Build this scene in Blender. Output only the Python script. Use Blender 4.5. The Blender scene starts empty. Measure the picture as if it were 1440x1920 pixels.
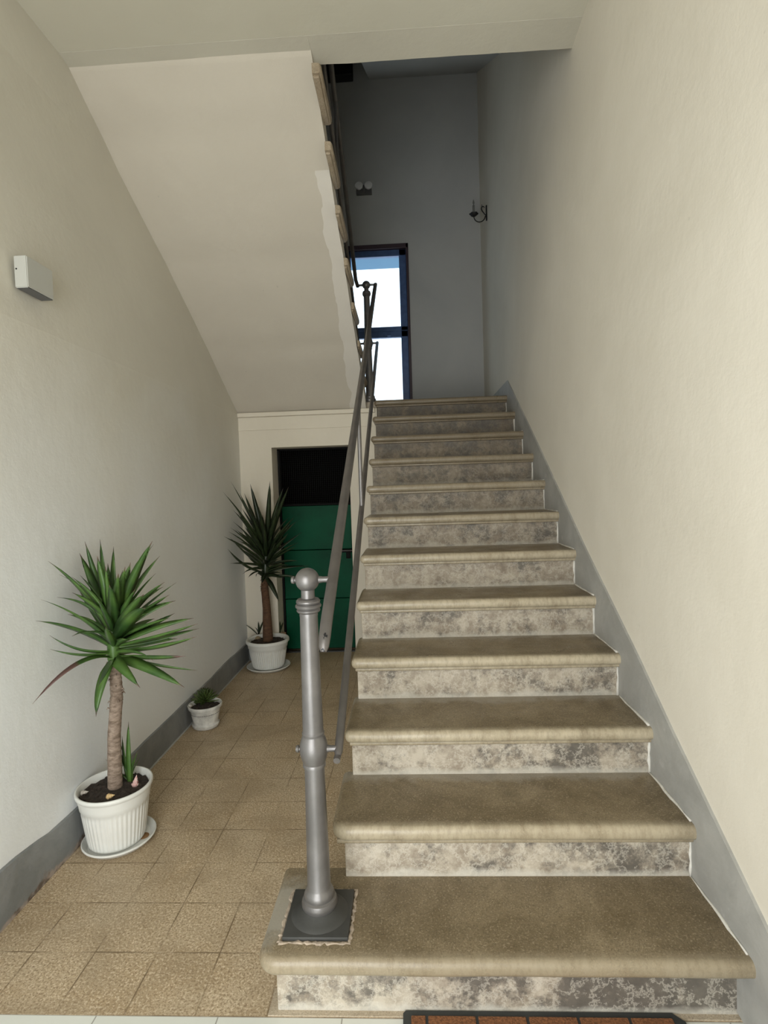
import bpy, bmesh, math, random
from mathutils import Vector, Matrix, noise
random.seed(7)
C = bpy.context.scene.collection
S = bpy.context.scene

# ------------------------------------------------------------------ camera
F_PX = 1025.0
CAM = Vector((-0.8875, -1.7271, 1.5086))
RGT = Vector((0.99856, 0.04279, -0.03225)).normalized()
FWD = Vector((-0.04417, 0.99809, -0.04329)).normalized()
UPV = RGT.cross(FWD).normalized()
FWD = UPV.cross(RGT).normalized()
cd = bpy.data.cameras.new('camera')
cd.sensor_fit = 'VERTICAL'; cd.sensor_height = 24.0; cd.lens = F_PX / 1920 * 24.0
cd.clip_start = 0.02; cd.clip_end = 200
cam = bpy.data.objects.new('camera', cd); C.objects.link(cam)
m = Matrix.Identity(4)
for i in range(3):
    m[i][0] = RGT[i]; m[i][1] = UPV[i]; m[i][2] = -FWD[i]; m[i][3] = CAM[i]
cam.matrix_world = m
S.camera = cam

def at(u, v, ax, val):
    """point where the ray through photo pixel (u, v) meets the plane axis=val"""
    d = RGT * ((u - 720) / F_PX) - UPV * ((v - 960) / F_PX) + FWD
    t = (val - CAM[ax]) / d[ax]
    return CAM + d * t

# ------------------------------------------------------------------ light
S.view_settings.view_transform = 'Standard'
S.view_settings.look = 'None'
S.view_settings.gamma = 1.0
S.view_settings.use_curve_mapping = False
S.view_settings.exposure = 0.0

w = bpy.data.worlds.new('sky'); S.world = w; w.use_nodes = True
bg = w.node_tree.nodes['Background']
bg.inputs[0].default_value = (0.72, 0.88, 1.0, 1); bg.inputs[1].default_value = 2.4

def area(name, loc, rot, sx, sy, power, col):
    l = bpy.data.lights.new(name, 'AREA'); l.shape = 'RECTANGLE'
    l.size = sx; l.size_y = sy; l.energy = power; l.color = col
    o = bpy.data.objects.new(name, l); C.objects.link(o)
    o.location = loc; o.rotation_euler = rot
    return o
# daylight entering by the open entrance behind the photographer
area('entrance_daylight', (-1.54, -2.46, 1.30), (math.radians(90), 0, math.radians(-6)), 1.4, 2.35, 60, (1.0, 0.965, 0.90))

# ------------------------------------------------------------------ helpers
def link(name, bm, mat, parent=None, smooth=False, angle=None):
    me = bpy.data.meshes.new(name)
    bmesh.ops.recalc_face_normals(bm, faces=bm.faces)
    bm.to_mesh(me); bm.free()
    if mat is not None:
        for mm in (mat if isinstance(mat, (list, tuple)) else [mat]): me.materials.append(mm)
    if smooth:
        for p in me.polygons: p.use_smooth = True
        if angle is not None:
            try: me.set_sharp_from_angle(angle=math.radians(angle))
            except Exception: pass
    o = bpy.data.objects.new(name, me); C.objects.link(o)
    if parent is not None: o.parent = parent
    return o

def empty(name, loc=(0, 0, 0)):
    o = bpy.data.objects.new(name, None); C.objects.link(o)
    o.location = loc; o.empty_display_size = 0.05
    return o

def tag(o, label, cat, group=None):
    o['label'] = label; o['category'] = cat
    if group: o['group'] = group
    return o

def struct(o, label=None):
    o['kind'] = 'structure'
    if label: o['label'] = label
    return o

def box(bm, x0, x1, y0, y1, z0, z1, bev=0, seg=2):
    r = bmesh.ops.create_cube(bm, size=1.0)
    vs = r['verts']
    for v in vs:
        v.co = Vector((x0 + (v.co.x + .5) * (x1 - x0), y0 + (v.co.y + .5) * (y1 - y0), z0 + (v.co.z + .5) * (z1 - z0)))
    if bev:
        es = {e for v in vs for e in v.link_edges}
        bmesh.ops.bevel(bm, geom=list(es), offset=bev, segments=seg, affect='EDGES', profile=.5)
    return vs

def prism_x(bm, pts, x0, x1):
    a = [bm.verts.new((x0, p[0], p[1])) for p in pts]
    b = [bm.verts.new((x1, p[0], p[1])) for p in pts]
    n = len(pts)
    bm.faces.new(a); bm.faces.new(b[::-1])
    for i in range(n):
        bm.faces.new((a[i], b[i], b[(i + 1) % n], a[(i + 1) % n]))

def lathe(bm, prof, seg=32, c=(0, 0, 0), flute=None, axis=None):
    """prof: (r, z) list; flute(i_angle, z) -> radius factor"""
    rings = []
    for r, z in prof:
        ring = []
        for k in range(seg):
            a = 2 * math.pi * k / seg
            rr = r * (flute(a, z) if flute else 1)
            p = Vector((rr * math.cos(a), rr * math.sin(a), z))
            if axis: p = axis @ p
            ring.append(bm.verts.new(p + Vector(c)))
        rings.append(ring)
    for i in range(len(rings) - 1):
        for k in range(seg):
            bm.faces.new((rings[i][k], rings[i][(k + 1) % seg], rings[i + 1][(k + 1) % seg], rings[i + 1][k]))
    return rings

def caps(bm, rings):
    bm.faces.new(rings[0][::-1]); bm.faces.new(rings[-1])

def tube(bm, pts, rad, seg=12, flat=1.0, up=Vector((0, 0, 1)), cap=True):
    """sweep an ellipse (rad wide, rad*flat thick) along pts; rad may be a list"""
    pts = [Vector(p) for p in pts]; rings = []; s = None
    for i, p in enumerate(pts):
        t = (pts[min(i + 1, len(pts) - 1)] - pts[max(i - 1, 0)]).normalized()
        if s is None:
            s = t.cross(up)
            if s.length < .15: s = t.cross(Vector((1, 0, 0)))
        else: s = s - t * s.dot(t)
        s.normalize(); n = s.cross(t).normalized()
        r = rad[i] if isinstance(rad, (list, tuple)) else rad
        rings.append([bm.verts.new(p + s * (r * math.cos(2 * math.pi * k / seg)) + n * (r * flat * math.sin(2 * math.pi * k / seg))) for k in range(seg)])
    for i in range(len(rings) - 1):
        for k in range(seg):
            bm.faces.new((rings[i][k], rings[i][(k + 1) % seg], rings[i + 1][(k + 1) % seg], rings[i + 1][k]))
    if cap:
        bm.faces.new(rings[0][::-1]); bm.faces.new(rings[-1])
    return rings

def blob(bm, c, rx, ry, rz, rot=None, sub=2, rough=0.0, seed=0):
    r = bmesh.ops.create_icosphere(bm, subdivisions=sub, radius=1.0)
    for v in r['verts']:
        p = v.co.copy()
        if rough: p *= 1 + rough * noise.noise(p * 1.7 + Vector((seed, seed * .7, 3)))
        p = Vector((p.x * rx, p.y * ry, p.z * rz))
        if rot: p = rot @ p
        v.co = p + Vector(c)

# ------------------------------------------------------------------ materials
def mat(name):
    m = bpy.data.materials.new(name); m.use_nodes = True
    nt = m.node_tree; b = nt.nodes['Principled BSDF']
    return m, nt, b

def N(nt, t, **kw):
    n = nt.nodes.new(t)
    for k, v in kw.items():
        if k.startswith('i_'):
            key = k[2:]
            key = int(key) if key.isdigit() else key.replace('_', ' ')
            n.inputs[key].default_value = v
        else: setattr(n, k, v)
    return n

def pos(nt): return N(nt, 'ShaderNodeNewGeometry').outputs['Position']
def ramp(nt, src, stops, interp='LINEAR'):
    r = N(nt, 'ShaderNodeValToRGB'); r.color_ramp.interpolation = interp
    els = r.color_ramp.elements
    while len(els) < len(stops): els.new(0.5)
    for e, (p, c) in zip(els, stops):
        e.position = p; e.color = (c, c, c, 1) if isinstance(c, (int, float)) else (*c, 1)
    nt.links.new(src, r.inputs[0]); return r.outputs[0]
def noi(nt, vec, scale, detail=4, rough=.55, dist=0):
    n = N(nt, 'ShaderNodeTexNoise'); n.inputs['Scale'].default_value = scale
    n.inputs['Detail'].default_value = detail; n.inputs['Roughness'].default_value = rough
    n.inputs['Distortion'].default_value = dist
    nt.links.new(vec, n.inputs['Vector']); return n.outputs['Fac']
def mix(nt, fac, a, b, blend='MIX'):
    n = N(nt, 'ShaderNodeMix', data_type='RGBA', blend_type=blend)
    for sock, v in ((n.inputs[0], fac), (n.inputs[6], a), (n.inputs[7], b)):
        if isinstance(v, (int, float)): sock.default_value = v
        elif isinstance(v, tuple): sock.default_value = (*v, 1)
        else: nt.links.new(v, sock)
    return n.outputs[2]
def math_(nt, op, a, b=0.0, clamp=False):
    n = N(nt, 'ShaderNodeMath', operation=op, use_clamp=clamp)
    for i, v in enumerate((a, b)):
        if isinstance(v, (int, float)): n.inputs[i].default_value = v
        else: nt.links.new(v, n.inputs[i])
    return n.outputs[0]
def bump(nt, b, h, strength=.2, dist=.01):
    n = N(nt, 'ShaderNodeBump'); n.inputs['Strength'].default_value = strength
    n.inputs['Distance'].default_value = dist
    nt.links.new(h, n.inputs['Height']); nt.links.new(n.outputs[0], b.inputs['Normal'])
def scaled(nt, v, s):
    n = N(nt, 'ShaderNodeMapping'); n.inputs['Scale'].default_value = s
    nt.links.new(v, n.inputs['Vector']); return n.outputs[0]

def plaster(name, c1, c2, bs=.35, patch=None):
    m, nt, b = mat(name); p = pos(nt)
    col = mix(nt, ramp(nt, noi(nt, p, 1.1, 5, .6, .4), [(.35, 0), (.7, 1)]), c1, c2)
    spots = ramp(nt, noi(nt, p, 22, 2, .5), [(.76, 0), (.79, 1)])
    spots = math_(nt, 'MULTIPLY', spots, .25)
    col = mix(nt, spots, col, tuple(x * .6 for x in c1))
    if patch: col = patch(nt, p, col)
    nt.links.new(col, b.inputs['Base Color']); b.inputs['Roughness'].default_value = .85
    b.inputs['Specular IOR Level'].default_value = .25
    h = math_(nt, 'ADD', math_(nt, 'MULTIPLY', noi(nt, p, 1.6, 4, .5), 1.4),
              math_(nt, 'ADD', math_(nt, 'MULTIPLY', noi(nt, p, 14, 5, .6), .35), math_(nt, 'MULTIPLY', noi(nt, p, 120, 2), .04)))
    bump(nt, b, h, bs, .02)
    return m

def cool_low(nt, p, col):
    # cool light painted into the lower part of the left wall, with an irregular upper border
    s = N(nt, 'ShaderNodeSeparateXYZ'); nt.links.new(p, s.inputs[0])
    z = math_(nt, 'ADD', s.outputs[2], math_(nt, 'MULTIPLY', noi(nt, p, 1.3, 3), 1.2))
    f = ramp(nt, math_(nt, 'MULTIPLY', z, .3), [(.42, 1), (.85, 0)])
    return mix(nt, f, col, (.84, .86, .865))
def soffit_patch(nt, p, col):
    s = N(nt, 'ShaderNodeSeparateXYZ'); nt.links.new(p, s.inputs[0])
    x = math_(nt, 'ADD', s.outputs[0], math_(nt, 'MULTIPLY', math_(nt, 'SUBTRACT', noi(nt, p, 4, 3), .5), .10))
    f1 = math_(nt, 'GREATER_THAN', x, -1.355)
    f2 = math_(nt, 'GREATER_THAN', s.outputs[1], 1.50)
    f = math_(nt, 'MULTIPLY', math_(nt, 'MULTIPLY', f1, f2), .8)
    return mix(nt, f, col, (.76, .72, .66))

M = {}
M['left'] = plaster('plaster_left', (.66, .63, .55), (.72, .69, .605), .28, cool_low)
M['right'] = plaster('plaster_right', (.74, .69, .59), (.82, .77, .67), .28)
M['soffit'] = plaster('plaster_soffit', (.60, .55, .47), (.65, .60, .515), .40, soffit_patch)
M['ceil'] = plaster('plaster_ceiling', (.62, .59, .49), (.67, .64, .54), .20)
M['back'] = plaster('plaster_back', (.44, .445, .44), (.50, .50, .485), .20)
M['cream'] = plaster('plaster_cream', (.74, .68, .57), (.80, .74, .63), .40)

def grey_paint():
    m, nt, b = mat('grey_skirting_paint'); p = pos(nt)
    col = mix(nt, ramp(nt, noi(nt, p, 5, 5, .65, .5), [(.4, 0), (.65, 1)]), (.36, .355, .335), (.44, .435, .41))
    col = mix(nt, math_(nt, 'MULTIPLY', ramp(nt, noi(nt, p, 17, 3, .6), [(.66, 0), (.72, 1)]), .35), col, (.55, .54, .52))
    nt.links.new(col, b.inputs['Base Color']); b.inputs['Roughness'].default_value = .6
    bump(nt, b, noi(nt, p, 12, 4), .4, .01)
    return m
M['grey'] = grey_paint()
def grey_left():
    m, nt, b = mat('worn_grey_skirting_paint'); p = pos(nt)
    col = mix(nt, ramp(nt, noi(nt, p, 5, 5, .65, .5), [(.4, 0), (.65, 1)]), (.20, .21, .21), (.27, .275, .275))
    s = N(nt, 'ShaderNodeSeparateXYZ'); nt.links.new(p, s.inputs[0])
    z = math_(nt, 'ADD', math_(nt, 'MULTIPLY', s.outputs[2], 14), math_(nt, 'MULTIPLY', noi(nt, p, 6, 4, .6), 2.4))
    y = math_(nt, 'MULTIPLY', math_(nt, 'SUBTRACT', s.outputs[1], .75), .9)
    f = ramp(nt, math_(nt, 'ADD', z, math_(nt, 'MAXIMUM', y, 0.0)), [(.0, 1), (.95, 1), (1.0, 0)])
    n2 = math_(nt, 'ADD', math_(nt, 'MULTIPLY', z, .5), 0)
    f = ramp(nt, math_(nt, 'MULTIPLY', math_(nt, 'ADD', z, math_(nt, 'MAXIMUM', y, 0.0)), .5), [(.72, 1), (.80, 0)])
    peel = mix(nt, ramp(nt, noi(nt, p, 18, 4), [(.42, 0), (.55, 1)]), (.12, .09, .07), (.36, .30, .26))
    col = mix(nt, f, col, peel)
    nt.links.new(col, b.inputs['Base Color']); b.inputs['Roughness'].default_value = .6
    bump(nt, b, noi(nt, p, 12, 4), .5, .01)
    return m
M['grey_left'] = grey_left()

def tiles():
    m, nt, b = mat('beige_cement_tiles'); p = pos(nt)
    mp = N(nt, 'ShaderNodeMapping'); mp.inputs['Location'].default_value = (2.1805, .236, 0)
    nt.links.new(p, mp.inputs['Vector'])
    wob = mix(nt, .012, mp.outputs[0], mp.outputs[0])
    br = N(nt, 'ShaderNodeTexBrick'); br.offset = 0; br.squash = 1
    br.inputs['Scale'].default_value = 1; br.inputs['Brick Width'].default_value = .2105
    br.inputs['Row Height'].default_value = .2165; br.inputs['Mortar Size'].default_value = .0028
    br.inputs['Mortar Smooth'].default_value = .3
    br.inputs['Color1'].default_value = (0, 0, 0, 1); br.inputs['Color2'].default_value = (1, 1, 1, 1)
    br.inputs['Mortar'].default_value = (.5, .5, .5, 1)
    nt.links.new(mp.outputs[0], br.inputs['Vector'])
    base = mix(nt, math_(nt, 'MULTIPLY', br.outputs['Color'], .6), (.44, .325, .195), (.57, .43, .27))
    mot = ramp(nt, noi(nt, p, 3.0, 6, .65, .6), [(.36, 0), (.62, 1)])
    base = mix(nt, math_(nt, 'MULTIPLY', mot, .6), base, (.58, .475, .335))
    dirt = ramp(nt, noi(nt, p, 7, 5, .7), [(.55, 0), (.75, 1)])
    base = mix(nt, math_(nt, 'MULTIPLY', dirt, .45), base, (.26, .185, .105))
    sp = noi(nt, p, 150, 3, .7)
    base = mix(nt, ramp(nt, sp, [(.50, 0), (.58, .75)]), base, (.22, .145, .075))
    base = mix(nt, ramp(nt, noi(nt, p, 120, 3, .7), [(.53, 0), (.60, .8)]), base, (.74, .62, .45))
    base = mix(nt, math_(nt, 'MULTIPLY', ramp(nt, noi(nt, p, 2.2, 5, .6, 1.0), [(.45, 0), (.62, 1)]), .4), base, (.27, .20, .12))
    gr = math_(nt, 'MULTIPLY', br.outputs['Fac'], ramp(nt, noi(nt, p, 6, 3), [(.38, .05), (.6, .9)]))
    base = mix(nt, gr, base, (.17, .115, .06))
    nt.links.new(base, b.inputs['Base Color'])
    b.inputs['Roughness'].default_value = .55
    h = math_(nt, 'SUBTRACT', math_(nt, 'MULTIPLY', noi(nt, p, 150, 2), .12), br.outputs['Fac'])
    bump(nt, b, h, .35, .004)
    return m
M['tiles'] = tiles()

def white_tiles():
    m, nt, b = mat('white_hall_tiles'); p = pos(nt)
    mp = N(nt, 'ShaderNodeMapping'); mp.inputs['Location'].default_value = (1.84, .236, 0)
    nt.links.new(p, mp.inputs['Vector'])
    br = N(nt, 'ShaderNodeTexBrick'); br.offset = 0
    br.inputs['Scale'].default_value = 1; br.inputs['Brick Width'].default_value = .36
    br.inputs['Row Height'].default_value = .36; br.inputs['Mortar Size'].default_value = .002
    br.inputs['Color1'].default_value = (.70, .71, .65, 1); br.inputs['Color2'].default_value = (.74, .75, .69, 1)
    br.inputs['Mortar'].default_value = (.35, .34, .3, 1)
    nt.links.new(mp.outputs[0], br.inputs['Vector'])
    nt.links.new(br.outputs['Color'], b.inputs['Base Color']); b.inputs['Roughness'].default_value = .3
    return m
M['wtiles'] = white_tiles()

def stone(name, c1, c2, c3, rough=.42, edge=None):
    m, nt, b = mat(name); p = pos(nt)
    col = mix(nt, ramp(nt, noi(nt, p, 4, 6, .65, .8), [(.35, 0), (.65, 1)]), c1, c2)
    col = mix(nt, ramp(nt, noi(nt, p, 230, 2, .6), [(.50, 0), (.64, .55)]), col, tuple(x * .5 for x in c1))
    col = mix(nt, ramp(nt, noi(nt, p, 170, 2, .6), [(.56, 0), (.68, .45)]), col, c3)
    col = mix(nt, math_(nt, 'MULTIPLY', ramp(nt, noi(nt, p, 9, 5, .7), [(.58, 0), (.70, 1)]), .35), col, tuple(x * .45 for x in c1))
    if edge: col = edge(nt, p, col)
    nt.links.new(col, b.inputs['Base Color'])
    r = ramp(nt, noi(nt, p, 8, 4), [(.3, rough - .08), (.7, rough + .15)])
    nt.links.new(r, b.inputs['Roughness'])
    bump(nt, b, math_(nt, 'ADD', noi(nt, p, 90, 3), math_(nt, 'MULTIPLY', noi(nt, p, 9, 3), 2)), .22, .003)
    return m

# measured profile of the flight
TOP = [None, .225, .410, .590, .775, .963, 1.152, 1.340, 1.528, 1.718, 1.905, 2.092, 2.275]
NOSE = [None, -.303, -.009, .289, .590, .882, 1.180, 1.492, 1.798, 2.106, 2.415, 2.715, 3.045]

def lime(amount, lo, hi):
    """worn pale nosing edge: front strip of every tread"""
    def f(nt, p, col):
        tc = N(nt, 'ShaderNodeTexCoord').outputs['Object']
        s = N(nt, 'ShaderNodeSeparateXYZ'); nt.links.new(tc, s.inputs[0])
        y = math_(nt, 'ADD', s.outputs[1], math_(nt, 'MULTIPLY', math_(nt, 'SUBTRACT', noi(nt, scaled(nt, p, (1, .3, .3)), 40, 3), .5), .018))
        k = ramp(nt, math_(nt, 'MULTIPLY', y, 10), [(lo, 1), (hi, 0)])
        s3 = N(nt, 'ShaderNodeSeparateXYZ'); nt.links.new(p, s3.inputs[0])
        pale = ramp(nt, math_(nt, 'MULTIPLY', s3.outputs[2], .4), [(.09, (.33, .275, .19)), (.18, (.50, .43, .31)), (.40, (.52, .45, .33)), (.75, (.24, .195, .135))])
        pat = ramp(nt, noi(nt, scaled(nt, p, (1, .5, .5)), 7, 5, .65), [(.30, .45), (.55, 1)])
        drip = ramp(nt, noi(nt, scaled(nt, p, (1, .3, .4)), 70, 4, .65), [(.45, 1), (.62, .70)])
        k = math_(nt, 'MULTIPLY', math_(nt, 'MULTIPLY', k, pat), drip)
        col = mix(nt, math_(nt, 'MULTIPLY', k, amount), col, pale)
        # lime residue along the back of the tread, cement smears at the foot of the newel post
        yb = math_(nt, 'ADD', s.outputs[1], math_(nt, 'MULTIPLY', math_(nt, 'SUBTRACT', noi(nt, p, 9, 6, .7), .5), .22))
        bk = math_(nt, 'MULTIPLY', ramp(nt, yb, [(.27, 0), (.31, 1)]), ramp(nt, s3.outputs[2], [(.25, 0), (.3, .5)]))
        col = mix(nt, bk, col, (.36, .33, .28))
        dv = N(nt, 'ShaderNodeVectorMath', operation='DISTANCE'); nt.links.new(p, dv.inputs[0]); dv.inputs[1].default_value = (-1.31, -.12, .225)
        dd = math_(nt, 'ADD', dv.outputs['Value'], math_(nt, 'MULTIPLY', math_(nt, 'SUBTRACT', noi(nt, p, 18, 5, .7), .5), .16))
        return mix(nt, ramp(nt, dd, [(.07, .75), (.15, 0)]), col, (.38, .355, .30))
    return f
M['tread'] = stone('worn_tread_stone', (.145, .108, .060), (.27, .212, .132), (.46, .38, .26), .34, lime(.9, .10, .42))

def riser_mat():
    m, nt, b = mat('limewashed_riser_stone'); p = pos(nt)
    oi = N(nt, 'ShaderNodeObjectInfo').outputs['Random']
    off = N(nt, 'ShaderNodeCombineXYZ'); nt.links.new(math_(nt, 'MULTIPLY', oi, 31), off.inputs[0])
    va = N(nt, 'ShaderNodeVectorMath', operation='ADD'); nt.links.new(p, va.inputs[0]); nt.links.new(off.outputs[0], va.inputs[1])
    q = va.outputs[0]
    n1 = noi(nt, q, 11, 9, .78)
    s9 = N(nt, 'ShaderNodeSeparateXYZ'); nt.links.new(p, s9.inputs[0])
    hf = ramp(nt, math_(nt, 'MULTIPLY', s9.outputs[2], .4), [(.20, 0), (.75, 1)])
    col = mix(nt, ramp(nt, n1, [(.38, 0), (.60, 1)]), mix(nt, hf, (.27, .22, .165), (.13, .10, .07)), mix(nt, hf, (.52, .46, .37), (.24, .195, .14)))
    # dark damp grime, more of it low down and to the right on the lower steps
    tc = N(nt, 'ShaderNodeTexCoord').outputs['Object']
    s = N(nt, 'ShaderNodeSeparateXYZ'); nt.links.new(p, s.inputs[0])
    xr = math_(nt, 'MULTIPLY', math_(nt, 'ADD', s.outputs[0], .75), .22)
    lowz = math_(nt, 'MULTIPLY', math_(nt, 'SUBTRACT', .95, s.outputs[2]), 1.0)
    w_ = math_(nt, 'MULTIPLY', xr, math_(nt, 'MAXIMUM', lowz, 0.0))
    highz = math_(nt, 'MULTIPLY', math_(nt, 'MAXIMUM', math_(nt, 'SUBTRACT', s.outputs[2], 1.0), 0.0), .07)
    highz = math_(nt, 'ADD', highz, math_(nt, 'MULTIPLY', math_(nt, 'LESS_THAN', s.outputs[2], .21), .065))
    g = math_(nt, 'ADD', math_(nt, 'ADD', noi(nt, q, 7, 9, .78), w_), highz)
    gf = ramp(nt, g, [(.50, 0), (.62, .95)])
    col = mix(nt, gf, col, mix(nt, noi(nt, q, 30, 4), (.055, .05, .045), (.19, .165, .135)))
    # white efflorescence veins
    v = ramp(nt, noi(nt, q, 13, 6, .72), [(.47, 0), (.50, .9), (.54, 0)])
    col = mix(nt, math_(nt, 'MULTIPLY', v, math_(nt, 'SUBTRACT', .60, math_(nt, 'MULTIPLY', hf, .5))), col, (.64, .59, .50))
    s2 = N(nt, 'ShaderNodeSeparateXYZ'); nt.links.new(tc, s2.inputs[0])
    zz = math_(nt, 'ADD', s2.outputs[2], math_(nt, 'MULTIPLY', math_(nt, 'SUBTRACT', noi(nt, q, 10, 4), .5), .06))
    k = ramp(nt, math_(nt, 'MULTIPLY', zz, 10), [(.08, 1), (.26, 0)])
    col = mix(nt, math_(nt, 'MULTIPLY', k, math_(nt, 'SUBTRACT', .65, math_(nt, 'MULTIPLY', hf, .55))), col, (.60, .57, .50))
    nt.links.new(col, b.inputs['Base Color']); b.inputs['Roughness'].default_value = .6
    bump(nt, b, math_(nt, 'ADD', noi(nt, q, 30, 5), noi(nt, q, 110, 2)), .25, .004)
    return m
M['riser'] = riser_mat()

def metal(name, c, rough=.42, met=.75, chips=False):
    m, nt, b = mat(name); p = pos(nt)
    col = mix(nt, ramp(nt, noi(nt, p, 14, 4), [(.35, 0), (.65, 1)]), c, tuple(x * 1.25 for x in c))
    if chips:
        s = None
        for (cc, r) in chips:
            d = N(nt, 'ShaderNodeVectorMath', operation='DISTANCE'); nt.links.new(p, d.inputs[0]); d.inputs[1].default_value = cc
            dd = math_(nt, 'ADD', d.outputs['Value'], math_(nt, 'MULTIPLY', math_(nt, 'SUBTRACT', noi(nt, p, 90, 2), .5), .02))
            k = math_(nt, 'LESS_THAN', dd, r)
            s = k if s is None else math_(nt, 'MAXIMUM', s, k)
        col = mix(nt, s, col, (.02, .02, .022))
    nt.links.new(col, b.inputs['Base Color'])
    b.inputs['Metallic'].default_value = met; b.inputs['Roughness'].default_value = rough
    bump(nt, b, noi(nt, p, 160, 2), .12, .002)
    return m
M['metal'] = metal('grey_metallic_paint', (.16, .152, .148), .38, .6)
M['rail'] = metal('brown_grey_metallic_paint', (.115, .105, .098), .40, .5,
                  chips=[(tuple(at(608, 1223, 1, -.338)), .012), (tuple(at(611, 1190, 1, -.318)), .009), (tuple(at(612, 1166, 1, -.302)), .008)])
M['iron'] = metal('black_iron', (.02, .02, .021), .5, .6)
M['plate'] = metal('dirty_iron_plate', (.055, .055, .052), .55, .4)

def simple(name, c, rough=.5, met=0, spec=.5, vary=0, scale=20, b_=0):
    m, nt, b = mat(name)
    if vary:
        p = pos(nt)
        col = mix(nt, ramp(nt, noi(nt, p, scale, 5, .6), [(.35, 0), (.65, 1)]), c, tuple(min(1, x * (1 + vary)) for x in c))
        nt.links.new(col, b.inputs['Base Color'])
        if b_: bump(nt, b, noi(nt, p, scale * 2, 4), b_, .005)
    else: b.inputs['Base Color'].default_value = (*c, 1)
    b.inputs['Roughness'].default_value = rough; b.inputs['Metallic'].default_value = met
    b.inputs['Specular IOR Level'].default_value = spec
    return m
M['pot'] = simple('white_plastic', (.74, .74, .70), .42, vary=.05, scale=12)
M['potdirty'] = simple('weathered_white_plastic', (.46, .45, .42), .55, vary=.65, scale=16)
M['soil'] = simple('dark_soil', (.022, .016, .012), .95, vary=1.6, scale=90, b_=1.0)
M['frame'] = simple('glare_tinted_window_paint', (.06, .11, .25), .45, vary=.3)  # blue glare around the window is tinted into this colour
M['framered'] = simple('dark_window_reveal_paint', (.055, .035, .045), .5)
M['door'] = simple('green_metal_door_paint', (.0005, .050, .023), .5, vary=.6, scale=3, spec=.12)
M['black'] = simple('black_wire', (.006, .006, .0055), .7, spec=.15)
M['caulk'] = simple('pale_caulk', (.42, .42, .40), .7)
M['boxgrey'] = simple('light_grey_plastic', (.50, .50, .46), .5)
M['darkgrey'] = simple('dark_grey_plastic', (.12, .12, .12), .6)
M['white'] = simple('white_lamp', (.8, .8, .8), .4)
M['wax'] = simple('cream_candle_sleeve', (.35, .34, .31), .6)
M['rubber'] = simple('black_rubber', (.035, .038, .036), .7)
M['coir'] = simple('brown_coir', (.16, .065, .025), .95, vary=1.2, scale=160, b_=1.0)
M['strip'] = stone('pale_stone_strip', (.42, .34, .24), (.52, .44, .33), (.66, .58, .45), .5)

M['unlit_cellar'] = simple('unlit_cellar_wall', (.006, .006, .005), .95, spec=.05)  # near-black colour puts the darkness of the unlit cellar into its walls
def leafmat(name, c1, c2, tip):
    m, nt, b = mat(name)
    a = N(nt, 'ShaderNodeAttribute'); a.attribute_name = 'along'
    p = pos(nt)
    col = mix(nt, ramp(nt, noi(nt, p, 9, 3), [(.35, 0), (.65, 1)]), c1, c2)
    col = mix(nt, ramp(nt, a.outputs['Fac'], [(.90, 0), (.97, 1)]), col, tip)
    nt.links.new(col, b.inputs['Base Color']); b.inputs['Roughness'].default_value = .38
    return m
M['leaf'] = leafmat('yucca_leaf', (.034, .085, .020), (.085, .165, .034), (.13, .07, .06))
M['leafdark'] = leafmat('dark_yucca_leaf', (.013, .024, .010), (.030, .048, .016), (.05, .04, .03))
M['succ'] = leafmat('succulent_leaf', (.05, .085, .02), (.10, .14, .035), (.10, .09, .03))
def barkm(name, c1, c2):
    m, nt, b = mat(name); p = pos(nt)
    q = scaled(nt, p, (1, 1, 2.2))
    col = mix(nt, ramp(nt, noi(nt, q, 28, 5, .65), [(.35, 0), (.65, 1)]), c1, c2)
    nt.links.new(col, b.inputs['Base Color']); b.inputs['Roughness'].default_value = .85
    bump(nt, b, noi(nt, q, 45, 4), .8, .006)
    return m
M['bark'] = barkm('grey_brown_bark', (.15, .105, .075), (.36, .28, .22))
M['barkred'] = barkm('red_brown_bark', (.07, .035, .018), (.14, .07, .035))

# ------------------------------------------------------------------ room shell
LX, BY, DY = -2.365, 4.45, 3.08
TH = .25
# left wall (leans out slightly above head height)
bm = bmesh.new()
prof = [(LX, 0), (LX, 2.2), (LX - .050, 2.75), (LX - .088, 3.06), (LX - .135, 3.38), (LX - .165, 3.70), (LX - .165, 7.2)]
y0, y1 = -2.55, BY + .25
ins = [(bm.verts.new((x, y0, z)), bm.verts.new((x, y1, z))) for x, z in prof]
out = [(bm.verts.new((LX - .5, y0, z)), bm.verts.new((LX - .5, y1, z))) for z in (0, 7.2)]
for i in range(len(ins) - 1): bm.faces.new((ins[i][0], ins[i][1], ins[i + 1][1], ins[i + 1][0]))
bm.faces.new((out[0][0], out[0][1], out[1][1], out[1][0]))
bm.faces.new([a[0] for a in ins] + [out[1][0], out[0][0]])
bm.faces.new([a[1] for a in ins] + [out[1][1], out[0][1]])
bm.faces.new((ins[0][0], ins[0][1], out[0][1], out[0][0])); bm.faces.new((ins[-1][0], ins[-1][1], out[1][1], out[1][0]))
struct(link('wall_left', bm, M['left'], smooth=False))
# right wall
bm = bmesh.new(); box(bm, 0, .3, -2.55, BY + .25, 0, 7.2)
struct(link('wall_right', bm, M['right']))
# back wall with window opening (window stands on the landing)
WX0, WX1, WZ0, WZ1 = -1.62, -.80, 2.275, 4.20
LZ = TOP[12]
bm = bmesh.new()
box(bm, WX1, 0, BY, BY + .25, 0, 7.2); box(bm, LX - .4, WX0, BY, BY + .25, 0, 7.2)
box(bm, WX0, WX1, BY, BY + .25, WZ1, 7.2); box(bm, WX0, WX1, BY, BY + .25, 0, WZ0 + .02)
struct(link('wall_back', bm, M['back']))
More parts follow.
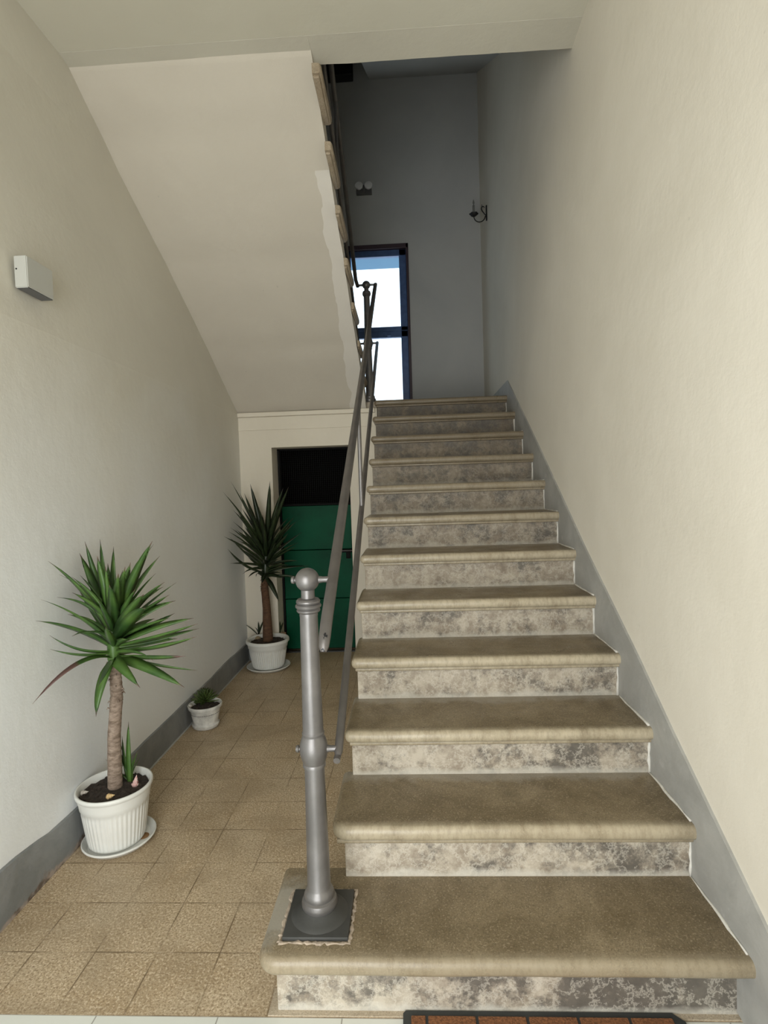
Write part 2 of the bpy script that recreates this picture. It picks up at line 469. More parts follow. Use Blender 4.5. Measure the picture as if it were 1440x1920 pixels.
# entrance wall behind the photographer, with its open doorway
bm = bmesh.new()
box(bm, LX - .3, -2.28, -2.55, -2.40, 0, 3.9); box(bm, -.80, .2, -2.55, -2.40, 0, 3.9); box(bm, -2.28, -.80, -2.55, -2.40, 2.55, 3.9)
struct(link('wall_front', bm, M['cream']))
# wall below the landing with the cellar door opening
DX0, DX1, DZ1 = -2.078, -1.392, 1.900
bm = bmesh.new()
box(bm, LX - .02, DX0, DY, DY + .26, 0, 2.21); box(bm, DX1, -1.135, DY, DY + .26, 0, 2.21)
box(bm, DX0, DX1, DY, DY + .26, DZ1, 2.21)
# slightly proud band and lip along the top of that wall
box(bm, LX, -1.150, DY - .008, DY + .01, 2.055, 2.17, .003)
box(bm, LX, -1.150, DY - .028, DY + .01, 2.172, 2.21, .006)
struct(link('wall_landing', bm, M['cream']))
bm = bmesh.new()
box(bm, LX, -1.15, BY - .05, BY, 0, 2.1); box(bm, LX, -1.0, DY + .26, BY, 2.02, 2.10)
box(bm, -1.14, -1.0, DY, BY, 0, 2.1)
struct(link('wall_cellar', bm, M['unlit_cellar']))

# floors
bm = bmesh.new(); box(bm, LX - .1, 0.05, -.236, BY, -.1, 0)
struct(link('floor', bm, M['tiles']))
bm = bmesh.new(); box(bm, LX - .1, 0.05, -2.55, -.236, -.1, -.0005)
struct(link('floor', bm, M['wtiles']))
bm = bmesh.new(); box(bm, -1.335, -.001, -.234, -.15, 0, .004)
struct(link('trim_3', bm, M['strip']))

# ceiling of the hall = underside of the upper floor slab
bm = bmesh.new()
box(bm, LX - .2, .05, -2.55, .975, 3.69, 3.95)
struct(link('ceiling', bm, M['ceil']))
# the slightly lower beam along its edge, shade painted in as a darker tone
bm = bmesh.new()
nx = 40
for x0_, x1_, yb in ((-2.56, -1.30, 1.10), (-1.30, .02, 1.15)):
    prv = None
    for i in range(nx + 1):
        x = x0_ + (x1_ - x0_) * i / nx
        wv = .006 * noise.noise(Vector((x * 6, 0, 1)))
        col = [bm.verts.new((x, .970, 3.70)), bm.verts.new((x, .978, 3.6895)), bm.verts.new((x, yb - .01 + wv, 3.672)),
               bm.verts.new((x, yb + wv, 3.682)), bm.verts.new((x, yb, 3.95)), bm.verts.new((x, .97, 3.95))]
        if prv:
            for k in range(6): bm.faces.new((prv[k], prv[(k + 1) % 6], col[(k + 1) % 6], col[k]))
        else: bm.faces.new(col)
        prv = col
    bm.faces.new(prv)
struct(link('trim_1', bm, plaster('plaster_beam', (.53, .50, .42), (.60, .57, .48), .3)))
# soffit of the next flight above the lower one, upper landing, and the top of the stairwell
bm = bmesh.new()
prism_x(bm, [(1.15, 3.94), (BY, 5.98), (BY, 6.2), (1.15, 4.2)], -1.17, .02)
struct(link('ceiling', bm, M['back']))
bm = bmesh.new(); box(bm, LX - .2, .05, -.6, BY + .2, 6.9, 7.1)
struct(link('ceiling', bm, M['back']))
bm = bmesh.new(); box(bm, LX - .2, .05, -.75, -.6, 3.9, 7.1)
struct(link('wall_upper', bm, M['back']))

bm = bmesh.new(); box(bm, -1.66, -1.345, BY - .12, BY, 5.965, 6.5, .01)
struct(link('landing_edge_stand_in', bm, simple('unlit_landing_edge', (.012, .012, .012), .8)))  # added black box standing in for the unlit landing edge
# window
win = empty('window_1', (WX0, BY, WZ0)); struct(win, 'tall dark framed window on the stair landing')
win['kind'] = 'structure'
def wbox(name, x0, x1, y0, y1, z0, z1, mm, bev=.004, par=None):
    b_ = bmesh.new(); o_ = Vector((WX0, BY, WZ0))
    box(b_, x0 - o_.x, x1 - o_.x, y0 - o_.y, y1 - o_.y, z0 - o_.z, z1 - o_.z, bev)
    return link(name, b_, mm, par or win)
b_ = bmesh.new(); o_ = Vector((WX0, BY, WZ0))
for (x0, x1, z0, z1) in ((WX0, WX0 + .10, WZ0, WZ1), (WX1 - .028, WX1, WZ0, WZ1), (WX0, WX1, WZ1 - .05, WZ1)):
    box(b_, x0 - o_.x, x1 - o_.x, -.025, .09, z0 - o_.z, z1 - o_.z, .004)
link('window_frame', b_, M['framered'], win)
def sash(z0, z1, name):
    b_ = bmesh.new()
    x0, x1 = WX0 + .10, WX1 - .028
    t = .078
    for (a, b, c, d) in ((x0, x0 + t, z0, z1), (x1 - t, x1, z0, z1), (x0, x1, z1 - t * .9, z1), (x0, x1, z0, z0 + .05)):
        box(b_, a - o_.x, b - o_.x, .01, .06, c - o_.z, d - o_.z, .006)
    f_ = link(name, b_, M['frame'], win)
    b_ = bmesh.new(); box(b_, x0 + t - o_.x - .01, x1 - t - o_.x + .01, .032, .038, z0 + .04 - o_.z, z1 - t * .9 + .01 - o_.z)
    m_, nt_, p_ = mat('clear_glass_' + name)
    tr = nt_.nodes.new('ShaderNodeBsdfTransparent'); gl = nt_.nodes.new('ShaderNodeBsdfGlossy'); gl.inputs['Roughness'].default_value = .02
    mx = nt_.nodes.new('ShaderNodeMixShader'); mx.inputs[0].default_value = .05
    nt_.links.new(tr.outputs[0], mx.inputs[1]); nt_.links.new(gl.outputs[0], mx.inputs[2])
    nt_.links.new(mx.outputs[0], nt_.nodes['Material Output'].inputs[0])
    link('window_pane', b_, m_, f_)
    return f_
sash(WZ0 + .02, 3.26, 'lower_sash')
sash(3.26, WZ1 - .05, 'upper_sash')
wbox('window_latch', -1.06, -1.02, BY - .012, BY + .012, 3.20, 3.245, M['frame'])
# eaves outside, seen through the top of the window
e0 = at(700, 505, 1, 5.6)
bm = bmesh.new(); box(bm, -2.6, .4, 4.9, 5.6, e0.z, e0.z + .25)
struct(link('trim_2', bm, simple('blue_grey_eaves', (.10, .20, .30), .8)))

# skirtings
bm = bmesh.new()
nb = 90; prv = None
for i in range(nb + 1):
    y = -2.40 + (DY + 2.40) * i / nb
    zt = .172 + .012 * noise.noise(Vector((y * 2.2, 4, 0))) + .004 * noise.noise(Vector((y * 9, 1, 0)))
    if y < .35: zt += .035 * min(1, (.35 - y) / .2)
    x = LX + .010 + .002 * noise.noise(Vector((y * 7, 0, 0)))
    c = [bm.verts.new((LX - .01, y, 0)), bm.verts.new((x, y, 0)), bm.verts.new((x, y, zt - .004)), bm.verts.new((x - .006, y, zt)), bm.verts.new((LX - .01, y, zt))]
    if prv:
        for k in range(5): bm.faces.new((prv[k], prv[(k + 1) % 5], c[(k + 1) % 5], c[k]))
    else: bm.faces.new(c)
    prv = c
bm.faces.new(prv)
struct(link('baseboard_left', bm, M['grey_left']))
bm = bmesh.new()
box(bm, LX, DX0, DY - .010, DY + .01, 0, .17, .002)
struct(link('baseboard_back', bm, M['grey_left']))
bm = bmesh.new()
tube(bm, [(LX + .012, y, .002) for y in (.95, 1.5, 2.2, 3.06)], .006, 6)
struct(link('trim_4', bm, M['caulk']))
# sloping painted skirting on the right wall
bm = bmesh.new()
top = [(-2.2, .17), (-.62, .19), (-.336, .359), (.148, .643), (.423, .816), (1.043, 1.175), (1.968, 1.755), (3.028, 2.395), (3.842, 2.392), (BY, 2.392)]
bot = [(-2.2, 0), (-.62, 0), (-.336, 0), (.148, .05), (.423, .2), (1.043, .5), (1.968, 1.2), (3.028, 1.8), (3.842, 2.1), (BY, 2.1)]
prism_x(bm, top + bot[::-1], -.010, .01)
struct(link('baseboard_right', bm, M['grey']))

# ------------------------------------------------------------------ lower staircase
stairs = empty('stone_staircase', (0, 0, 0))
tag(stairs, 'worn stone staircase of twelve rounded steps climbing beside the grey skirting of the right wall', 'staircase')
XN, XR = -1.154, -1.131
def tread(name, x0, x1, y0, y1, ztop, th, parent, mm, wrap=True, seed=0, corner=False, rnd=.020, fillet=True):
    """a slab with a bullnose towards y0 (and round its free end x0), built around its own front top edge"""
    bm = bmesh.new()
    L = x1 - x0; D = y1 - y0
    rc = .055 if corner else rnd + .004
    def outline(d):
        pts = []
        nfr = 30
        for i in range(nfr + 1): pts.append((L + (rc - L) * i / nfr, d))            # front edge, right to left
        for i in range(1, 7):                                                        # rounded free corner
            a = math.radians(-90 - 90 * i / 6); pts.append((rc + (rc - d) * math.cos(a), rc + (rc - d) * math.sin(a)))
        for i in range(1, 7): pts.append((d, rc + (D - rc) * i / 6))
        pts.append((L, D))
        return pts
    lv = []
    K = 6
    for i in range(K + 1):
        a = math.radians(90 - 90 * i / K); lv.append((rnd * (1 - math.cos(a)), -rnd * (1 - math.sin(a))))
    for i in range(K + 1):
        a = math.radians(-90 * i / K); lv.append((rnd * (1 - math.cos(a)), -(th - rnd) + rnd * math.sin(a)))
    rings = [[bm.verts.new((x, y, z)) for x, y in outline(d)] for d, z in lv]
    for a, b in zip(rings, rings[1:]):
        n = len(a)
        for i in range(n): bm.faces.new((a[i], a[(i + 1) % n], b[(i + 1) % n], b[i]))
    bm.faces.new(rings[0]); bm.faces.new(rings[-1][::-1])
    for v in bm.verts:
        wx = v.co.x + x0
        k = noise.noise(Vector((wx * 5, seed * 3.1, v.co.z * 8)))
        if v.co.y < .05: v.co.y += .0025 * k
        v.co.z += .0018 * noise.noise(Vector((wx * 3, seed * 2.3, v.co.y * 4)))
    if fillet:
        fx = .016 if wrap else 0
        box(bm, fx, L, .018, D, -th - .013, -th + .002, .005, 3)
    o = link(name, bm, mm, parent, smooth=True, angle=50)
    o.location = (x0, y0, ztop)
    return o
for k in range(1, 13):
    x0 = XN
    if k == 1: x0 = -1.345
    if k == 2: x0 = -1.171
    yb = (NOSE[k + 1] + .06) if k < 12 else NOSE[k] + .34
    if k == 1: yb = .068
    th = .046 if k > 2 else .05
    tread('tread', x0, -.002, NOSE[k], yb, TOP[k], th, stairs, M['tread'], seed=k, corner=(k <= 2), rnd=.021, fillet=(k > 1))
    # riser under this tread
    bm = bmesh.new()
    zb = TOP[k - 1] if k > 1 else 0.0
    ry = NOSE[k] + (.036 if k > 1 else .085)
    rx = XR if k > 1 else -1.31
    L = -.002 - rx
    h = TOP[k] - th - zb
    box(bm, 0, L, 0, .05, -.005, h, .004, 2)
    if k == 1: box(bm, 0.001, .05, .045, .26, -.004, h - .001)
    o = link('riser', bm, M['riser'], stairs); o.location = (rx, ry, zb)
# rendered flank of the flight
bm = bmesh.new()
pts = [(.05, 0)]
for k in range(2, 13):
    pts += [(NOSE[k] + .075, TOP[k - 1] - .01), (NOSE[k] + .075, TOP[k] - .06)]
pts += [(DY + .05, TOP[12] - .06), (DY + .05, 0)]
prism_x(bm, pts, XR + .006, XR + .12)
link('side_wall', bm, M['cream'], stairs)
# grout line in the corner between steps and wall
bm = bmesh.new()
for k in range(2, 13):
    y = NOSE[k] + .036; zb = TOP[k - 1]; zt = TOP[k] - .06
    n = 5
    tube(bm, [(-.012 + random.uniform(-.002, .002), y - .002, zb + (zt - zb) * i / n) for i in range(n + 1)], [.005 + random.uniform(-.002, .003) for i in range(n + 1)], 6)
for k in range(1, 12):
    ya, yb = NOSE[k] + .03, NOSE[k + 1] + .036
    n = 7
    tube(bm, [(-.012 + random.uniform(-.002, .002), ya + (yb - ya) * i / n, TOP[k] + .001) for i in range(n + 1)], [.004 + random.uniform(-.002, .002) for i in range(n + 1)], 6)
g = link('grout', bm, simple('white_grout', (.62, .60, .55), .8, vary=.3, scale=30), stairs, smooth=True)

# landing slab
bm = bmesh.new()
box(bm, LX - .02, -.002, 3.20, BY, 2.10, LZ - .001)
box(bm, -1.24, -.002, 3.13, 3.22, 2.10, LZ - .001)
struct(link('floor', bm, M['strip']), 'stone landing')

# ------------------------------------------------------------------ upper staircase (rises towards the viewer on the left)
M['upstone'] = stone('pale_brown_tread_end_stone', (.33, .26, .18), (.45, .37, .27), (.55, .47, .36), .5)
up = empty('upper_staircase', (0, 0, 0))
tag(up, 'upper stair flight seen from below, smooth cream sloping underside with stone tread ends', 'staircase')
SL = .722
def soz(y): return 2.205 + SL * (DY + .012 - y)
bm = bmesh.new()
ny, nxs = 70, 14
YA, YB = DY + .012, 1.045
grid = []
for i in range(ny + 1):
    t = i / ny; y = YA + (YB - YA) * t
    xr = -1.225 - .073 * t + .004 * noise.noise(Vector((y * 7, 0, 5)))
    row = []
    for j in range(nxs + 1):
        x = LX - .17 + (xr - LX + .17) * j / nxs
        ph = ((y - .42) / .60) % 1.0
        z = soz(y) + .012 * math.exp(-((ph - .5) / .12) ** 2) * (.6 + .4 * noise.noise(Vector((x * 2, y, 0)))) - .006 * noise.noise(Vector((x * 1.5, y * 2.5, 2)))
        row.append(bm.verts.new((x, y, z)))
    grid.append(row)
for i in range(ny):
    for j in range(nxs): bm.faces.new((grid[i][j], grid[i + 1][j], grid[i + 1][j + 1], grid[i][j + 1]))
# side and hidden top of the slab
tops = [[bm.verts.new((v.co.x, v.co.y, soz(v.co.y) + .14)) for v in (r[0], r[-1])] for r in grid]
for i in range(ny):
    bm.faces.new((grid[i][-1], grid[i + 1][-1], tops[i + 1][1], tops[i][1]))
    bm.faces.new((grid[i][0], grid[i + 1][0], tops[i + 1][0], tops[i][0]))
    bm.faces.new((tops[i][0], tops[i][1], tops[i + 1][1], tops[i + 1][0]))
bm.faces.new(grid[0] + [tops[0][1], tops[0][0]]); bm.faces.new(grid[-1] + [tops[-1][1], tops[-1][0]])
link('sloping_underside', bm, M['soffit'], up, smooth=True, angle=60)
UN = [None] + [1.392 + .300 * (7 - n) for n in range(1, 10)]
def utop(n): return LZ + .187 * n
for n in range(1, 10):
    yn = UN[n]
    xe = -1.205 - .0055 * n
    bm = bmesh.new()
    D = .385; wx = LX - .02 - .012 * n; xi = -1.225 - .073 * min(1, max(0, (3.09 - (yn - .25)) / 2.05)) + .004
    pl = [(wx, yn), (xe, yn), (xe, yn - D), (xi, yn - D), (xi, yn - .11), (wx, yn - .11)]
    va = [bm.verts.new((x, y, utop(n) - .048)) for x, y in pl]; vb = [bm.verts.new((x, y, utop(n))) for x, y in pl]
    bm.faces.new(va[::-1]); bm.faces.new(vb)
    for i in range(6): bm.faces.new((va[i], va[(i + 1) % 6], vb[(i + 1) % 6], vb[i]))
    es = [e for e in bm.edges if all(v.co.x > xe - .001 for v in e.verts)]
    bmesh.ops.bevel(bm, geom=es, offset=.018, segments=4, affect='EDGES', profile=.5)
    box(bm, xi + .001, xe - .014, yn - D + .015, yn - .016, utop(n) - .060, utop(n) - .045, .004, 2)
    link('tread', bm, M['upstone'], up, smooth=True, angle=50)
    bm = bmesh.new()
    box(bm, LX - .05, xe - .085, yn - .09, yn - .04, soz(yn) + .10, utop(n) - .02)
    link('riser', bm, M['cream'], up)

# ------------------------------------------------------------------ railing
rail = empty('stair_railing', (-1.19, -.14, TOP[1]))
tag(rail, 'grey painted metal stair railing with round-headed newel posts and two sloping rails', 'railing')
RO = Vector((-1.19, -.14, TOP[1]))
def L_(name, bm, mm, par=None, smooth=True, angle=40):
    for v in bm.verts: v.co -= RO
    return link(name, bm, mm, par or rail, smooth, angle)
def newel(px, py, pz, sides, plate=True):
    z = pz
    c = (px, py, z)
    bm = bmesh.new()
    k0 = .030 if plate else .0
    prof = [(.034, k0 + .045), (.034, k0 + .05), (.036, k0 + .055)]
    prof = [(.0475, k0 + .000), (.053, k0 + .010), (.0535, k0 + .020), (.050, k0 + .030), (.044, k0 + .034), (.0455, k0 + .042), (.0425, k0 + .052), (.038, k0 + .058),
            (.0350, k0 + .065), (.0325, .28), (.0298, .430), (.0296, .462), (.034, .464), (.034, .470), (.0325, .474),
            (.036, .484), (.0405, .500), (.042, .515), (.0405, .532), (.036, .548), (.0325, .556), (.0325, .560), (.0335, .562), (.0335, .566), (.0310, .570),
            (.0285, .70), (.0262, .912), (.0272, .918), (.0262, .924), (.031, .9265), (.0345, .930), (.0350, .934), (.0325, .937), (.0335, .9385), (.0375, .942), (.0385, .946), (.0365, .950), (.0325, .952), (.0335, .9535), (.0355, .957), (.0350, .961), (.031, .966),
            (.0200, .968), (.0195, 1.0)]
    r = lathe(bm, [(a, b) for a, b in prof], 32, c)
    caps(bm, r)
    shaft = L_('newel_post', bm, M['metal'], angle=30)
    bm = bmesh.new()
    bmesh.ops.create_uvsphere(bm, u_segments=32, v_segments=20, radius=.0355)
    for v in bm.verts: v.co += Vector((px, py, z + 1.022))
    L_('ball_finial', bm, M['metal'], shaft)
    for s in sides:
        for zz, rr in ((1.022, .0335), (.515, .040)):
            bm = bmesh.new()
            lathe_pts = [(px + s * (rr - .004), py, z + zz), (px + s * (rr + .004), py, z + zz), (px + s * (rr + .012), py, z + zz), (px + s * .075, py, z + zz)]
            tube(bm, lathe_pts, [.0115, .0105, .0088, .0092], 12)
            L_('bracket_arm', bm, M['metal'], shaft)
    if len(sides) == 1:
        s = -sides[0]
        for zz, rr in ((1.022, .035), (.515, .041)):
            bm = bmesh.new()
            tube(bm, [(px + s * (rr - .004), py, z + zz), (px + s * (rr + .003), py, z + zz), (px + s * (rr + .004), py, z + zz), (px + s * (rr + .012), py, z + zz)], [.008, .007, .0115, .0095], 10)
            L_('bolt_head', bm, M['metal'], shaft)
    if plate:
        bm = bmesh.new()
        box(bm, px - .095, px + .095, py - .095, py + .095, z - .002, z + .012, .003)
        # cast dome rising to the post
        r = lathe(bm, [(.088, z * 0 + .010), (.084, .014), (.072, .020), (.058, .028), (.050, .034)], 28, c)
        caps(bm, r)
        L_('base_plate', bm, M['plate'], shaft, angle=30)
    return shaft
newel(-1.19, -.14, TOP[1], [1])
newel(-1.195, 3.15, LZ, [1, -1], plate=False)
# lower flight rails
XH = -1.115
zh0, zh1 = TOP[1] + 1.022, LZ + 1.022
sl = (zh1 - zh0) / (3.15 + .14)
def hz(y): return zh0 + sl * (y + .14)
bm = bmesh.new()
pts = [(XH, y, hz(y)) for y in (3.17, 2.2, 1.2, .2, -.10, -.20)]
pts += [(XH - .001, -.25, hz(-.25) - .004), (XH - .002, -.28, hz(-.28) - .012), (XH - .003, -.305, hz(-.305) - .024), (XH - .004, -.320, hz(-.32) - .036), (XH - .004, -.325, hz(-.325) - .045)]
tube(bm, pts, [.0165] * 6 + [.0165, .0165, .0160, .0140, .0080], 14, flat=.72)
L_('handrail', bm, M['rail'])
zl0 = TOP[1] + .515; zl1 = LZ + .515
sl2 = (zl1 - zl0) / (3.15 + .14)
def lz(y): return zl0 + sl2 * (y + .14)
bm = bmesh.new()
tube(bm, [(XH, y, lz(y)) for y in (-.160, -.150, -.1, 1.0, 2.2, 3.165, 3.17)], [.009, .0125, .0130, .0130, .0130, .0130, .009], 10, flat=.9)
L_('lower_rail', bm, M['rail'])
bm = bmesh.new(); tube(bm, [(XH - .003, -.156, lz(-.15) - .012), (XH - .003, -.172, lz(-.15) - .016)], .0105, 10); L_('bolt_head', bm, M['rail'])
# intermediate baluster from the lower rail up to the handrail
bm = bmesh.new()
tube(bm, [(XH, .95, lz(.95) - .004), (XH, .95, lz(.95) + .02), (XH, .95, hz(.95) - .01)], [.0085, .0105, .0105], 10)
L_('baluster', bm, M['metal'])
# upper flight rails
XU = -1.283
bm = bmesh.new()
US = .63
def uz(y, base): return base + US * (3.15 - y)
tube(bm, [(XU + .012, 3.165, zh1 - .006), (XU, 3.10, uz(3.10, zh1))] + [(XU, y, uz(y, zh1)) for y in (2.4, 1.6, .9, .4)], .0165, 12, flat=.8)
L_('handrail', bm, M['rail'])
bm = bmesh.new()
tube(bm, [(XU + .012, 3.165, zl1 - .006), (XU, 3.10, uz(3.10, zl1))] + [(XU, y, uz(y, zl1)) for y in (2.4, 1.6, .9, .4)], .013, 10)
L_('lower_rail', bm, M['rail'])
bm = bmesh.new()
tube(bm, [(XU, 1.95, uz(1.95, zl1)), (XU, 1.95, uz(1.95, zh1) - .01)], .0105, 10)
L_('baluster', bm, M['metal'])
# broken render round the base plate
bm = bmesh.new()
pts = []; rr_ = []
for sx, sy, ex, ey in ((-1, -1, 1, -1), (1, -1, 1, 1), (1, 1, -1, 1), (-1, 1, -1, -1)):
    for i in range(22):
        t = i / 22; x = (sx + (ex - sx) * t) * .101; y = (sy + (ey - sy) * t) * .101
        pts.append((-1.19 + x + random.uniform(-.003, .003), -.14 + y + random.uniform(-.003, .003), TOP[1] + .001)); rr_.append(random.uniform(.002, .0085))
pts.append((pts[0][0], pts[0][1] + .002, pts[0][2])); rr_.append(rr_[0])
tube(bm, pts, rr_, 6, flat=.5)
link('mortar_edge', bm, simple('broken_mortar', (.30, .245, .19), .9, vary=.7, scale=60), stairs)

# ------------------------------------------------------------------ cellar door
dr = empty('door_1', (DX0, DY + .2, 0)); struct(dr, 'green metal cellar door with black wire mesh top')
DO = Vector((DX0, DY + .2, 0))
def D_(name, bm, mm, par=None):
    for v in bm.verts: v.co -= DO
    return link(name, bm, mm, par or dr)
yd = DY + .20
bm = bmesh.new()
box(bm, DX0 + .002, DX0 + .022, yd, yd + .04, .0, DZ1, .002); box(bm, DX1 - .022, DX1 - .002, yd, yd + .04, .0, DZ1, .002)
box(bm, DX0, DX1, yd, yd + .04, DZ1 - .014, DZ1, .002); box(bm, DX0 + .02, DX1 - .02, yd - .004, yd + .03, 1.372, 1.388, .002)
D_('door_frame', bm, M['black'])
bm = bmesh.new()
zs = [.035, .505, .960, 1.372]
for a, b in zip(zs, zs[1:]):
    box(bm, DX0 + .024, DX1 - .024, yd + .004, yd + .028, a + .003, b - .003, .004)
D_('door_leaf', bm, M['door'])
bm = bmesh.new()
box(bm, DX0, DX1, yd + .0, yd + .03, .0, .012)
D_('threshold', bm, M['plate'])
bm = bmesh.new()
for i in range(34):
    x = DX0 + .03 + (DX1 - DX0 - .06) * i / 33
    box(bm, x - .0012, x + .0012, yd + .012, yd + .0145, 1.386, DZ1 - .012)
for i in range(26):
    z = 1.395 + (DZ1 - 1.415) * i / 25
    box(bm, DX0 + .02, DX1 - .02, yd + .0145, yd + .017, z - .0012, z + .0012)
D_('wire_mesh', bm, M['black'])
bm = bmesh.new()
box(bm, -1.545, -1.41, yd - .012, yd + .004, .930, .958, .003)
box(bm, -1.47, -1.43, yd - .022, yd + .004, .875, .935, .004)
l_ = D_('latch', bm, M['black'])
bm = bmesh.new(); tube(bm, [(-1.57, yd - .012, .946), (-1.40, yd - .012, .946)], .004, 8)
D_('bolt', bm, M['metal'], l_)

# ------------------------------------------------------------------ wall box, spotlights, sconce
bx = empty('wall_light', (LX, .41, 2.38))
tag(bx, 'light grey box-shaped wall light high on the left wall', 'wall light')
bm = bmesh.new()
vs = box(bm, 0, .052, -.070, .085, -.058, .062)
bmesh.ops.bevel(bm, geom=list(bm.edges), offset=.003, segments=2, affect='EDGES')
link('housing', bm, M['boxgrey'], bx)
bm = bmesh.new(); box(bm, .003, .049, -.064, .079, -.0595, -.0565)
link('diffuser', bm, M['darkgrey'], bx)
bm = bmesh.new(); tube(bm, [(.010, -.069, .012), (.010, -.0715, .012)], .003, 8)
link('screw', bm, M['black'], bx)

sp = empty('emergency_spotlight', (-1.265, BY, 4.80))
tag(sp, 'twin round white spotlights on a small dark bracket above the landing window', 'spotlight')
bm = bmesh.new(); box(bm, -.085, .085, -.04, 0, -.055, .0, .004); box(bm, -.012, .012, -.06, 0, -.05, .03, .003)
link('bracket', bm, M['darkgrey'], sp)
for s in (-1, 1):
    bm = bmesh.new()
    rings = lathe(bm, [(.012, -.03), (.030, -.028), (.042, -.010), (.044, .004), (.040, .012), (.020, .017), (.002, .018)], 20, (s * .052, -.075, .015), axis=Matrix.Rotation(math.radians(80), 3, 'X'))
    bm.faces.new(rings[0])
    link('lamp_head', bm, M['white'], sp, smooth=True, angle=40)

sc = empty('candle_sconce', (0, 3.97, 4.26))
tag(sc, 'black wrought iron candle sconce curling out from the right wall', 'sconce')
bm = bmesh.new(); box(bm, -.012, 0, -.012, .012, -.08, .07, .004)
link('wall_plate', bm, M['iron'], sc)
bm = bmesh.new()
pts = []
for i in range(15):
    a = math.radians(-8 - 168 * i / 14); pts.append((-.076 + .056 * math.cos(a), 0, -.035 + .055 * math.sin(a)))
tube(bm, [(-.004, 0, -.028)] + pts, .0052, 8)
pts2 = [(-.006, 0, -.035), (-.026, 0, -.012), (-.048, 0, .018), (-.056, 0, .038), (-.050, 0, .058), (-.034, 0, .062), (-.024, 0, .050)]
tube(bm, pts2, [.005, .005, .006, .006, .006, .005, .003], 8)
tube(bm, [(-.046, 0, .058), (-.052, 0, .084)], [.005, .0012], 6)
link('scroll_arm', bm, M['iron'], sc, smooth=True)
bm = bmesh.new()
r = lathe(bm, [(.010, -.035), (.022, -.028), (.040, -.012), (.043, -.004), (.034, -.006), (.016, -.010), (.015, .0)], 20, (-.133, 0, .0), flute=lambda a, z: 1 + (.12 * math.cos(a * 6) if z > -.03 else 0))
caps(bm, r)
link('drip_pan', bm, M['iron'], sc, smooth=True, angle=50)
bm = bmesh.new(); r = lathe(bm, [(.012, -.002), (.012, .075), (.004, .085), (.011, .10), (.006, .125), (.001, .138)], 14, (-.133, 0, 0)); caps(bm, r)
link('candle', bm, simple('dim_candle', (.16, .16, .15), .5), sc, smooth=True)

# ------------------------------------------------------------------ doormat
dm = empty('doormat', (-.55, -.46, 0))
tag(dm, 'rectangular brown coir doormat with black rubber border at the foot of the stairs', 'doormat')
MX0, MX1, MY0, MY1 = -.945, -.165, -.70, -.222
bm = bmesh.new()
ch = .025
pl = [(MX0 + .004, MY0), (MX1 - .004, MY0), (MX1, MY0 + .004), (MX1, MY1 - ch), (MX1 - ch, MY1), (MX0 + .008, MY1), (MX0, MY1 - .008), (MX0, MY0 + .004)]
a = [bm.verts.new((x + .55, y + .46, 0)) for x, y in pl]; b2 = [bm.verts.new((x + .55, y + .46, .010)) for x, y in pl]
bm.faces.new(a[::-1]); bm.faces.new(b2)
for i in range(8): bm.faces.new((a[i], a[(i + 1) % 8], b2[(i + 1) % 8], b2[i]))
link('rubber_border', bm, M['rubber'], dm)
bm = bmesh.new()
cw = .148
xs = [MX0 + .018, MX0 + .066] + [MX0 + .066 + cw * .95 * i for i in range(1, 6)]
xs[-1] = MX1 - .03
for i in range(len(xs) - 1):
    for j in range(3):
        ya = MY0 + .02 + j * (MY1 - MY0 - .034) / 3
        box(bm, xs[i] + .005 + .55, xs[i + 1] - .003 + .55, ya + .004 + .46, ya + (MY1 - MY0 - .034) / 3 - .004 + .46, .008, .014, .002)
link('coir_panel', bm, M['coir'], dm)

# ------------------------------------------------------------------ plants
def leaf(bm, p0, p1, width, arch=0.06, side=0.0, twist=0.0, fold=.35, droop=None, face=.8, dry=0):
    """pointed blade from p0 to p1, arched by `arch`; returns nothing"""
    lay = bm.verts.layers.float.get('along') or bm.verts.layers.float.new('along')
    p0, p1 = Vector(p0), Vector(p1); d = p1 - p0; L = d.length
    up = Vector((0, 0, 1)); s = d.cross(up)
    if s.length < L * .25: s = d.cross(Vector((random.uniform(-.4, .4), 1, 0)))
    s.normalize()
    s2 = d.cross(Vector((0, 1, 0)))
    if s2.length > L * .2:
        s2.normalize()
        if s2.dot(s) < 0: s2 = -s2
        s = (s + s2 * face).normalized(); s = (s - d * (s.dot(d) / d.length_squared)).normalized()
    n = s.cross(d).normalized()
    if n.z < 0: n = -n
    K = 14; rows = []
    for i in range(K + 1):
        t = i / K
        c = p0 + d * t + n * (arch * 4 * t * (1 - t)) + s * (side * 4 * t * (1 - t))
        if droop: c = c + Vector((0, 0, -droop * max(0, t - .35) ** 2 * 2.4 + droop * .65 ** 2 * 2.4 * t))
        wv = width * (min(1, .55 + 1.6 * t) * (1 - t ** 2.6) ** .9 if t < 1 else 0)
        wv = max(wv * (1 if t < .9 else (1 - t) / .1 * .8 + .1), .0008)
        tw = twist * t
        sv = s * math.cos(tw) + n * math.sin(tw); nv = n * math.cos(tw) - s * math.sin(tw)
        row = [bm.verts.new(c - sv * wv * .5 + nv * wv * .5 * fold), bm.verts.new(c - nv * .0005), bm.verts.new(c + sv * wv * .5 + nv * wv * .5 * fold), bm.verts.new(c - nv * .0022 * (1 - t * .8))]
        for v in row: v[lay] = t if not dry else min(1, t * dry)
        rows.append(row)
    for i in range(K):
        for k in range(4):
            bm.faces.new((rows[i][k], rows[i][(k + 1) % 4], rows[i + 1][(k + 1) % 4], rows[i + 1][k]))

